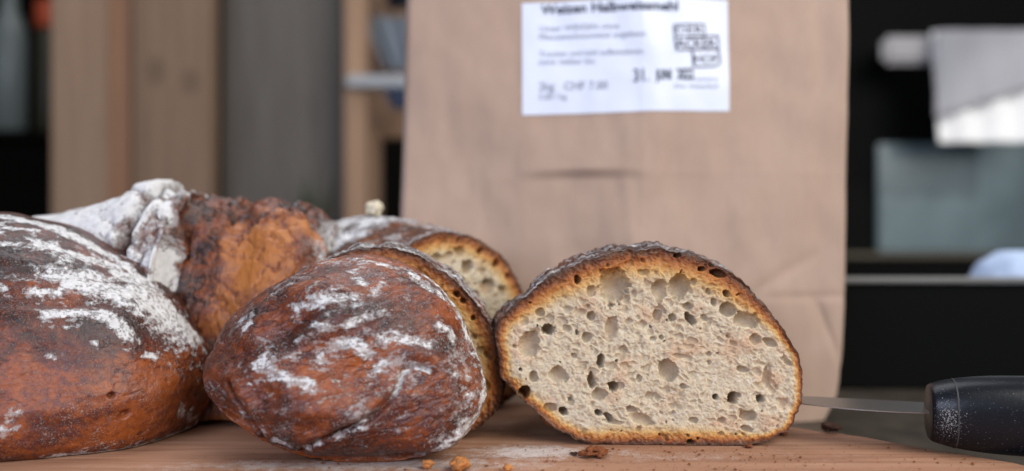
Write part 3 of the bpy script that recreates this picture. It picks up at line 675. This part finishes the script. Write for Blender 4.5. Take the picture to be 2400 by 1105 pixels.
def ink_line(pts, wpx, name='logo_outline'):
    V, Fc = [], []
    for (x0, y0), (x1, y1) in zip(pts[:-1], pts[1:]):
        L_ = math.hypot(x1-x0, y1-y0); nx, ny = -(y1-y0)/L_*wpx/2, (x1-x0)/L_*wpx/2
        for s in range(9):
            t_ = s/8; x = x0+(x1-x0)*t_; y = y0+(y1-y0)*t_; V += [(x+nx, y+ny), (x-nx, y-ny)]
            if s: k = len(V); Fc.append((k-4, k-3, k-1, k-2))
    V = np.array(V); X_ = xpx(V[:, 0]); Z_ = zpx(V[:, 1])
    return mesh_obj(name, np.stack([X_, front_y(X_, Z_)-.0011, Z_], 1), Fc, INK, lo, bagbase, smooth=False)
ink_line([(1572, 67), (1645, 62), (1648, 93), (1574, 97), (1572, 67)], 2.6)
ink_line([(1574, 97), (1679, 88), (1681, 120), (1578, 126), (1574, 97)], 3.2)
ink_line([(1616, 124), (1681, 119), (1684, 152), (1672, 160), (1620, 163), (1616, 124)], 3.2)

# ------------------------------------------------------------------ knife
ka = at(2183, 968, .377)
axis = [(0, .0085, .0105), (.0006, .0098, .0118), (.003, .0105, .0128), (.010, .0118, .0145), (.020, .0125, .0158), (.032, .0130, .01645), (.050, .0130, .0167), (.075, .0122, .0160), (.098, .0120, .0155), (.108, .0105, .0135), (.113, .007, .009), (.114, .0005, .0005)]
axd = spline(axis, 90, False); NK = 72; kv = []
for s, ry, rz in axd:
    an = np.linspace(0, 2*math.pi, NK, endpoint=False); c, s2 = np.cos(an), np.sin(an)
    kv.append(np.stack([np.full(NK, s), np.sign(c)*abs(c)**.85*ry, np.sign(s2)*abs(s2)**.85*rz], 1))
kv = np.array(kv).reshape(-1, 3)
kv = np.concatenate([kv, [[0, 0, 0]]])
kyaw = -.24; c, s = math.cos(kyaw), math.sin(kyaw)
def kpl(V): V = np.asarray(V, float); return np.stack([V[:, 0]*c-V[:, 1]*s, V[:, 0]*s+V[:, 1]*c, V[:, 2]], 1)+np.array([ka[0], .380, .0169])
kbase = (ka[0], .380, 0)
hm = NT('black_handle'); hv = hm.noise(1700, 3, .7); hv2 = hm.noise(90, 3); fl_ = hm.attr('flour')
hf = hm.mth('MULTIPLY', hm.rng(hm.mth('ADD', hv, hm.mth('MULTIPLY', fl_, .16)), .70, .76), .6)
hm.set(base=hm.mix(hf, (.003, .0045, .008), (.38, .38, .38)), rough=hm.rng(hf, 0, 1, .34, .9), spec=.3, normal=hm.bump(hm.noise(700, 3), .0002, .3))
knife = empty('knife', kbase, 'knife with a flour-speckled black handle at the right edge of the board', 'knife')
hw = kpl(kv); fk = np.exp(-((kv[:, 0]-.006)/.005)**2)*np.exp(-((kv[:, 2]+.001)/.008)**2)+.25
faces = grid_faces(90, NK).tolist()+[(NK*90, (j+1) % NK, j) for j in range(NK)]
mesh_obj('handle', hw, [tuple(f) for f in faces], hm.m, knife, kbase, dict(flour=fk))
rg = []
for s_ in (.0092, .0098):
    i = np.argmin(abs(axd[:, 0]-s_)); rg.append(kv[i*NK:(i+1)*NK]*np.array([0, 1.012, 1.012])+np.array([s_, 0, 0]))
mesh_obj('handle_seam', kpl(np.array(rg).reshape(-1, 3)), grid_faces(2, NK), mat_simple('grey_seam', (.035, .035, .035), .6), knife, kbase)
stl = NT('blade_steel'); stl.set(base=(.34, .33, .31), metal=1.0, rough=.34)
# blade: flat tapered steel, lying level; x negative from the handle
bl = [(.004, -.003, .016), (-.012, -.004, .0175), (-.03, -.002, .0185), (-.045, .003, .0195), (-.056, .009, .0195), (-.061, .014, .019), (-.063, .017, .0178)]
bl = spline(bl, 40, False); V, Fc = [], []
for x, y0, y1 in bl:
    V += [(x, y0, -.0002), (x, y1, -.0012), (x, y1, .0012), (x, y0, .0002)]
for i in range(39):
    for j in range(4): Fc.append((i*4+j, i*4+(j+1) % 4, i*4+4+(j+1) % 4, i*4+4+j))
Fc += [(0, 3, 2, 1), (156, 157, 158, 159)]
mesh_obj('blade', kpl(V), Fc, stl.m, knife, kbase, smooth=False)

# ------------------------------------------------------------------ crumbs
def lump(r, seed, n=2, squash=.7, rough=.35):
    bm = bmesh.new(); bmesh.ops.create_icosphere(bm, subdivisions=n, radius=1); V = np.array([v.co[:] for v in bm.verts]); Fc = [tuple(v.index for v in f.verts) for f in bm.faces]; bm.free()
    k = 1+rough*perlin(V*1.3+seed*7.7)*1.3+rough*.8*perlin(V*3.1+seed*3.3); V = V*k[:, None]*r; V[:, 2] *= squash; V[:, 2] -= V[:, 2].min(); return V, Fc
M_cr_o = mat_simple('crumb_orange', (.42, .17, .055), .8, .2, var=.3, scale=900); M_cr_d = mat_simple('crumb_dark', (.05, .018, .009), .7, .3, var=.4, scale=900); M_cr_w = mat_simple('crumb_cream', (.60, .53, .40), .85, .2, var=.15, scale=700); M_cr_r = mat_simple('crumb_russet', (.17, .055, .02), .8, .2, var=.4, scale=900)
def ground(px, py):
    d = CZ*F/(py-PY); return at(px, py, d)
def crumb(px, py, rpx, mat, label, seed, group=None, squash=.7, n=3, rough=.4, pos=None):
    p = ground(px, py) if pos is None else pos; r = rpx/F*p[1]
    V, Fc = lump(r, seed, n, squash, rough)
    o = mesh_obj('crumb', V+p, Fc, mat, None, tuple(p), smooth=True); return tag(o, label, 'crumb', group)
crumb(1003, 1101, 13, M_cr_o, 'small orange crumb on the front edge of the picture, left of a larger one', 1)
crumb(1077, 1105, 22, M_cr_o, 'largest orange crumb at the bottom edge, below the heel', 2)
crumb(1190, 1107, 12, M_cr_o, 'orange crumb at the bottom edge, rightmost of three', 3)
crumb(1393, 1071, 24, M_cr_r, 'flaky russet crust crumb lying in front of the cut bread half', 4, squash=.35, n=4, rough=.75)
crumb(1347, 1066, 8, M_cr_d, 'thin dark crust flake just left of the russet crumb', 5, squash=.3, rough=.7)
crumb(1945, 1013, 19, M_cr_d, 'dark brown crumb on the board edge beside the paper bag', 6, squash=.55)
_p = proj(backV); _s = np.where(abs(_p[:, 0]-880) < 5)[0]; print('BACK', _p.min(0), _p[np.argmin(_p[:,0])], _p[np.argmin(_p[:,1])]); pc = backV[_s[np.argmin(_p[_s, 1])]]-np.array([0, 0, .0015]); crumb(0, 0, 19, M_cr_w, 'popped cream-coloured crumb sitting on top of the back bread half', 7, squash=.95, n=4, rough=.32, pos=pc)
crumb(1835, 1022, 10, M_cr_r, 'reddish crumb under the right corner of the cut bread half', 8, squash=.5)
crumb(1755, 1050, 9, M_cr_r, 'russet crumb at the foot of the cut face', 9, squash=.4)
# loose specks nobody could count
V, Fc = [], []
R = random.Random(3)
for i in range(750):
    if R.random() < .6: px, py = R.gauss(1500, 380), R.uniform(1045, 1112)
    else: px, py = R.uniform(550, 2350), R.uniform(1050, 1115)
    p = ground(px, py); r = min(.00012+R.expovariate(1/.00018), .0011)
    if not (-.40 < p[0] < .205): continue
    k = len(V); up = R.uniform(.4, .8)
    o = [(math.cos(a+i)*r*R.uniform(.6, 1.3), math.sin(a+i)*r*R.uniform(.6, 1.2)) for a in (0, 1.6, 3.1, 4.6)]
    V += [(p[0]+a, p[1]+b, .0004) for a, b in o]+[(p[0], p[1], .0004+r*up)]
    Fc += [(k, k+1, k+4), (k+1, k+2, k+4), (k+2, k+3, k+4), (k+3, k, k+4)]
o = mesh_obj('crumb_specks', V, Fc, M_cr_r, None, (0, 0, 0), smooth=False); tag(o, 'scattered tiny brown crumb specks on the board', 'crumbs', kind='stuff')

# ------------------------------------------------------------------ background
def box(name, x0, x1, y0, y1, z0, z1, mat, parent=None, base=(0, 0, 0), bev=.003):
    bm = bmesh.new(); bmesh.ops.create_cube(bm, size=1)
    for v in bm.verts: v.co = ((x0+x1)/2+v.co.x*(x1-x0), (y0+y1)/2+v.co.y*(y1-y0), (z0+z1)/2+v.co.z*(z1-z0))
    if bev: bmesh.ops.bevel(bm, geom=bm.edges[:], offset=bev, segments=2, affect='EDGES')
    V = [v.co[:] for v in bm.verts]; Fc = [tuple(v.index for v in f.verts) for f in bm.faces]; bm.free()
    if parent is None: base = ((x0+x1)/2, (y0+y1)/2, z0)
    return mesh_obj(name, V, Fc, mat, parent, base, smooth=False)
def X_(px, d): return (px-PX)/F*d
def Z_(py, d): return CZ-(py-PY)/F*d
W1 = mat_wood('plank_wood', (.22, .15, .105), (.29, .205, .15), (.35, .255, .19), False, 60, 5, 0, .65)
def mat_plank(name, c1, c2, knots=()):
    n = NT(name); v = n.map((70, 70, 4)); g = n.noise(1, 5, .6, v, .5); col = n.ramp(g, [(.3, c1), (.7, c2)])
    for kx, kz, r in knots:
        m = n.t.nodes.new('ShaderNodeVectorMath'); m.operation = 'DISTANCE'; mp = n.t.nodes.new('ShaderNodeMapping')
        mp.inputs['Scale'].default_value = (1, 0, .7); n.l(n.co, mp.inputs[0]); n.l(mp.outputs[0], m.inputs[0]); m.inputs[1].default_value = (kx, 0, kz*.7)
        col = n.mix(n.rng(m.outputs['Value'], r, r*.3, 0, .7), col, (.13, .085, .055))
    n.set(base=col, rough=.65, spec=.25); return n.m
dp = 1.37; top = .87
box1 = box('wooden_plank', X_(118, dp), X_(252, dp), dp, dp+.03, TZ, top, mat_plank('plank_pale', (.25, .165, .11), (.33, .225, .155)))
tag(box1, 'pale upright wooden plank beside the dark gap at far left', 'plank')
x0, x1 = X_(330, dp), X_(500, dp); xc = (x0+x1)/2
box2 = box('wooden_plank', X_(318, dp), x1, dp-.012, dp+.03, TZ, top, mat_plank('plank_knotty', (.18, .115, .075), (.255, .17, .115), [(X_(375, dp)-xc+.003, Z_(170, dp)-TZ, .022), (X_(455, dp)-xc+.003, Z_(195, dp)-TZ, .020)]))
tag(box2, 'upright wooden plank with two dark knots, left of the grey board', 'plank')
box3 = box('wooden_plank', X_(246, dp+.02), X_(322, dp+.02), dp+.008, dp+.05, TZ, top, mat_plank('plank_orange', (.24, .125, .075), (.31, .17, .10)))
tag(box3, 'narrow orange-brown strip between the two pale planks', 'plank')
d2 = 1.48
box4 = box('grey_board', X_(522, d2), X_(806, d2), d2, d2+.02, TZ, top+.05, mat_plank('board_grey', (.105, .092, .08), (.155, .14, .125)))
tag(box4, 'smooth upright grey board between the planks and the orange post', 'board')
d3 = 1.40
box5 = box('wooden_post', X_(806, d3), X_(858, d3), d3, d3+.05, TZ, top, mat_plank('post_wood', (.30, .185, .115), (.39, .25, .16)))
tag(box5, 'slim light orange wooden post left of the paper bag', 'post')
dark = mat_simple('near_black', (.006, .006, .006), .7, .2)
box6 = box('back_panel', -3.2, -.10, 2.45, 2.48, TZ, 1.5, mat_simple('back_brown', (.006, .0055, .0045), .9, .05))
tag(box6, 'near-black panel in the gap behind the planks', 'panel')
# shelf niche between post and bag
d4 = 1.57
sh = empty('wall_shelf', (X_(900, d4), d4, TZ), 'wooden rack with a pale rail, half hidden behind the bag', 'shelf')
bs = (X_(900, d4), d4, TZ)
W2 = mat_plank('rack_wood', (.26, .155, .095), (.33, .21, .135))
box('back_board', X_(858, d4), X_(985, d4), d4+.04, d4+.06, Z_(318, d4), top, W2, sh, bs)
box('side_board', X_(858, d4), X_(888, d4), d4-.02, d4+.038, TZ, Z_(316, d4), W2, sh, bs)
box('rail', X_(812, 1.386), X_(1000, 1.386), 1.379, 1.396, Z_(205, 1.386), Z_(178, 1.386), mat_simple('rail_grey', (.36, .38, .40), .5), sh, bs)
def lathe(name, prof, loc, mat, parent=None, base=None, n=40):
    prof = [(r*1.4, z*1.4) for r, z in prof]
    V = []; m = len(prof)
    for r, z in prof:
        for k in range(n): V.append((loc[0]+r*math.cos(2*math.pi*k/n), loc[1]+r*math.sin(2*math.pi*k/n), loc[2]+z))
    return mesh_obj(name, V, grid_faces(m, n), mat, parent, base or loc)
def drape(name, x0, x1, d, z0, z1, mat, label, cat, folds=5, amp=.008, sway=.0, parent=None, base=None, seed=0, hem=0.0, th=.004):
    nu, nv = 50, 40; V = []
    for side in (0, 1):
        for j in range(nv):
            for i in range(nu):
                u, v = i/(nu-1), j/(nv-1); y = d+amp*math.sin(u*folds*2*math.pi+seed)*(.3+.7*v)+side*th
                zb = z0+hem*u; V.append((x0+(x1-x0)*u+sway*v*(1-u), y, z1+(zb-z1)*v))
    n = nu*nv; g = grid_faces(nv, nu, False); Fc = [tuple(f) for f in g]+[tuple(reversed([a+n for a in f])) for f in g.tolist()]
    rim_ = [i for i in range(nu)]+[j*nu+nu-1 for j in range(1, nv)]+[(nv-1)*nu+i for i in range(nu-2, -1, -1)]+[j*nu for j in range(nv-2, 0, -1)]
    for a, b in zip(rim_, rim_[1:]+rim_[:1]): Fc.append((a, a+n, b+n, b))
    base = base or ((x0+x1)/2, d, z0)
    o = mesh_obj(name, V, Fc, mat, parent, base)
    if label: tag(o, label, cat)
    return o
drape('hanging_cloth', X_(850, 1.512), X_(990, 1.512), 1.512, Z_(165, 1.512), Z_(40, 1.512), mat_simple('cloth_bluegrey', (.20, .23, .27), .9, .1), 'blue-grey cloth hanging above the pale rail beside the bag', 'cloth', 2.5, .01, .04)
drape('hanging_cloth', X_(895, 1.512), X_(990, 1.512), 1.505, Z_(258, 1.512), Z_(200, 1.512), mat_simple('cloth_blue', (.055, .075, .13), .9, .1), 'dark blue cloth hanging below the pale rail beside the bag', 'cloth', 2, .008, .02)
drape('hanging_cloth', X_(890, 1.52), X_(990, 1.52), 1.49, Z_(32, 1.52), Z_(-90, 1.52), mat_simple('cloth_black', (.012, .014, .02), .9, .1), 'black cloth at the top edge of the picture left of the bag', 'cloth', 2, .008, .02)
# far left: bottle and orange cup on a shelf out of focus
d5 = 1.9
sb = box('shelf_board', X_(-260, d5), X_(118, d5), d5-.06, d5+.10, Z_(330, d5), Z_(312, d5), mat_simple('shelf_dark', (.008, .007, .005), .9, .05)); tag(sb, 'dark shelf board at the far left edge', 'shelf')
bz = Z_(312, d5)
bt = empty('bottle', (X_(25, d5), d5, bz), 'blurred grey-green bottle at the far left edge', 'bottle')
lathe('body', [(.0, .0005), (.022, .0005), (.025, .004), (.025, .14), (.022, .165), (.012, .19), (.011, .24), (.0, .24)], (X_(22, d5), d5, bz), mat_simple('glass_greygreen', (.17, .20, .19), .3, .5), bt, (X_(25, d5), d5, bz))
lathe('cap', [(.0, .241), (.013, .241), (.013, .265), (.0, .266)], (X_(22, d5), d5, bz), mat_simple('cap_grey', (.12, .13, .13), .5), bt, (X_(25, d5), d5, bz))
jz = bz
jr = empty('jar', (X_(95, d5), d5+.03, jz), 'dark olive jar with an orange-red lid next to the bottle', 'jar'); jb = (X_(95, d5), d5+.03, jz)
lathe('body', [(0, .0005), (.016, .0005), (.018, .004), (.018, .155), (.015, .163), (0, .164)], jb, mat_simple('jar_olive', (.035, .032, .018), .4), jr, jb)
lathe('lid', [(0, .1645), (.0175, .1645), (.0185, .168), (.0185, .20), (.016, .206), (0, .2065)], jb, mat_simple('lid_orange', (.50, .075, .022), .5), jr, jb)
# plant hint at the bottom of the grey board
pl = empty('plant', (X_(735, 1.4), 1.385, TZ), 'blurred low green leaves in front of the grey board', 'plant'); V, Fc = [], []
for i in range(26):
    a = R.uniform(0, 6.28); hgt = R.uniform(.13, .24); ln = R.uniform(.01, .06); k = len(V); x = X_(735, 1.4); dx, dy = math.cos(a), math.sin(a)*.35
    V += [(x+dx*.004, 1.385+dy*.01, TZ), (x+dx*ln*.6-dy*.006, 1.385+dy*ln*.6+dx*.004, TZ+hgt*.7), (x+dx*ln, 1.385+dy*ln, TZ+hgt), (x+dx*ln*.6+dy*.006, 1.385+dy*ln*.6-dx*.004, TZ+hgt*.7)]; Fc.append((k, k+1, k+2, k+3))
mesh_obj('leaves', V, Fc, mat_simple('leaf_green', (.03, .05, .015), .6), pl, (X_(735, 1.4), 1.385, TZ))

# oven with towel
d6 = 1.57
ov = empty('oven', (X_(2350, d6), d6, TZ), 'black oven with a bluish reflection painted into its glass door, behind the bag at right', 'oven'); ob = (X_(2350, d6), d6, TZ)
blk = mat_simple('oven_black', (.0028, .0032, .003), .6, .05)
box('body', X_(1700, d6), X_(2900, d6), d6, d6+.35, TZ, .62, blk, ov, ob)
gl = NT('oven_glass_reflection'); gn = gl.noise(9, 3); gl.set(base=gl.ramp(gn, [(.3, (.085, .125, .14)), (.7, (.14, .19, .21))]), rough=.25, spec=.6)  # bluish reflection in the pane is put into its base colour
box('glass_pane', X_(2052, d6), X_(2560, d6), d6-.012, d6-.001, Z_(592, d6), Z_(338, d6), gl.m, ov, ob)
box('door_trim', X_(1950, d6), X_(2560, d6), d6-.014, d6-.001, Z_(604, d6), Z_(594, d6), mat_simple('trim_brown', (.12, .10, .07), .5), ov, ob)
box('handle', X_(2066, 1.484), X_(2560, 1.484), 1.473, 1.495, Z_(152, 1.484), Z_(86, 1.484), mat_simple('handle_grey', (.36, .35, .36), .5), ov, ob, .008)
box('handle_mount', X_(2090, 1.484), X_(2120, 1.484), 1.4955, d6-.0005, Z_(140, 1.484), Z_(100, 1.484), blk, ov, ob)
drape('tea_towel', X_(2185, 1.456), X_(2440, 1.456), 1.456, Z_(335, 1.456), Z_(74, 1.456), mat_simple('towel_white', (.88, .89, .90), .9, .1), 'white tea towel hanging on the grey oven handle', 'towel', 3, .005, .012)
drape('tea_towel', X_(2192, 1.442), X_(2440, 1.442), 1.436, Z_(275, 1.442), Z_(72, 1.442), mat_simple('towel_shaded_grey', (.36, .36, .39), .9, .1), 'grey layer with a slanting hem, added as the shaded upper part of the white tea towel', 'towel', 3, .004, .0, seed=1, hem=.056)  # added layer: the upper towel's shade is put into its grey
# roasting pan with pale rim and a light blue cloth in it
d7 = .66
pan = empty('roasting_pan', (X_(2450, d7), d7+.1, TZ), 'black roasting pan with a thin grey rim, right of the paper bag', 'pan'); pb = (X_(2450, d7), d7+.1, TZ)
zr_ = Z_(664, d7); xa, xb = X_(1930, d7), X_(3000, d7)
box('front_side', xa, xb, d7, d7+.006, TZ, zr_, blk, pan, pb, .002); box('back_side', xa, xb, d7+.194, d7+.2, TZ, zr_, blk, pan, pb, .002)
box('left_side', xa, xa+.006, d7+.0065, d7+.1935, TZ, zr_, blk, pan, pb, .002); box('right_side', xb-.006, xb, d7+.0065, d7+.1935, TZ, zr_, blk, pan, pb, .002)
box('pan_bottom', xa+.0065, xb-.0065, d7+.0065, d7+.1935, TZ+.0005, TZ+.006, blk, pan, pb, 0)
rm = mat_simple('rim_grey', (.20, .20, .19), .35, .5)
box('rim', xa-.004, xb+.004, d7-.006, d7+.007, zr_+.0005, zr_+.0045, rm, pan, pb, .0015); box('rim', xa-.004, xb+.004, d7+.193, d7+.206, zr_+.0005, zr_+.0045, blk, pan, pb, .0015)
V, Fc = lump(1, 11, 4, 1, .12); V = V-np.array([0, 0, V[:, 2].min()]); V = V*np.array([.040, .040, .0445])
V[:, 0] = np.sign(V[:, 0])*np.abs(V[:, 0]/.04)**.6*.045
p = np.array([X_(2400, .73), .73, TZ+.006]); o = mesh_obj('folded_cloth', V+p, Fc, mat_simple('cloth_paleblue', (.42, .52, .70), .85, .15, var=.1, scale=60), None, tuple(p)); tag(o, 'crumpled pale blue cloth lying in the black roasting pan', 'cloth')
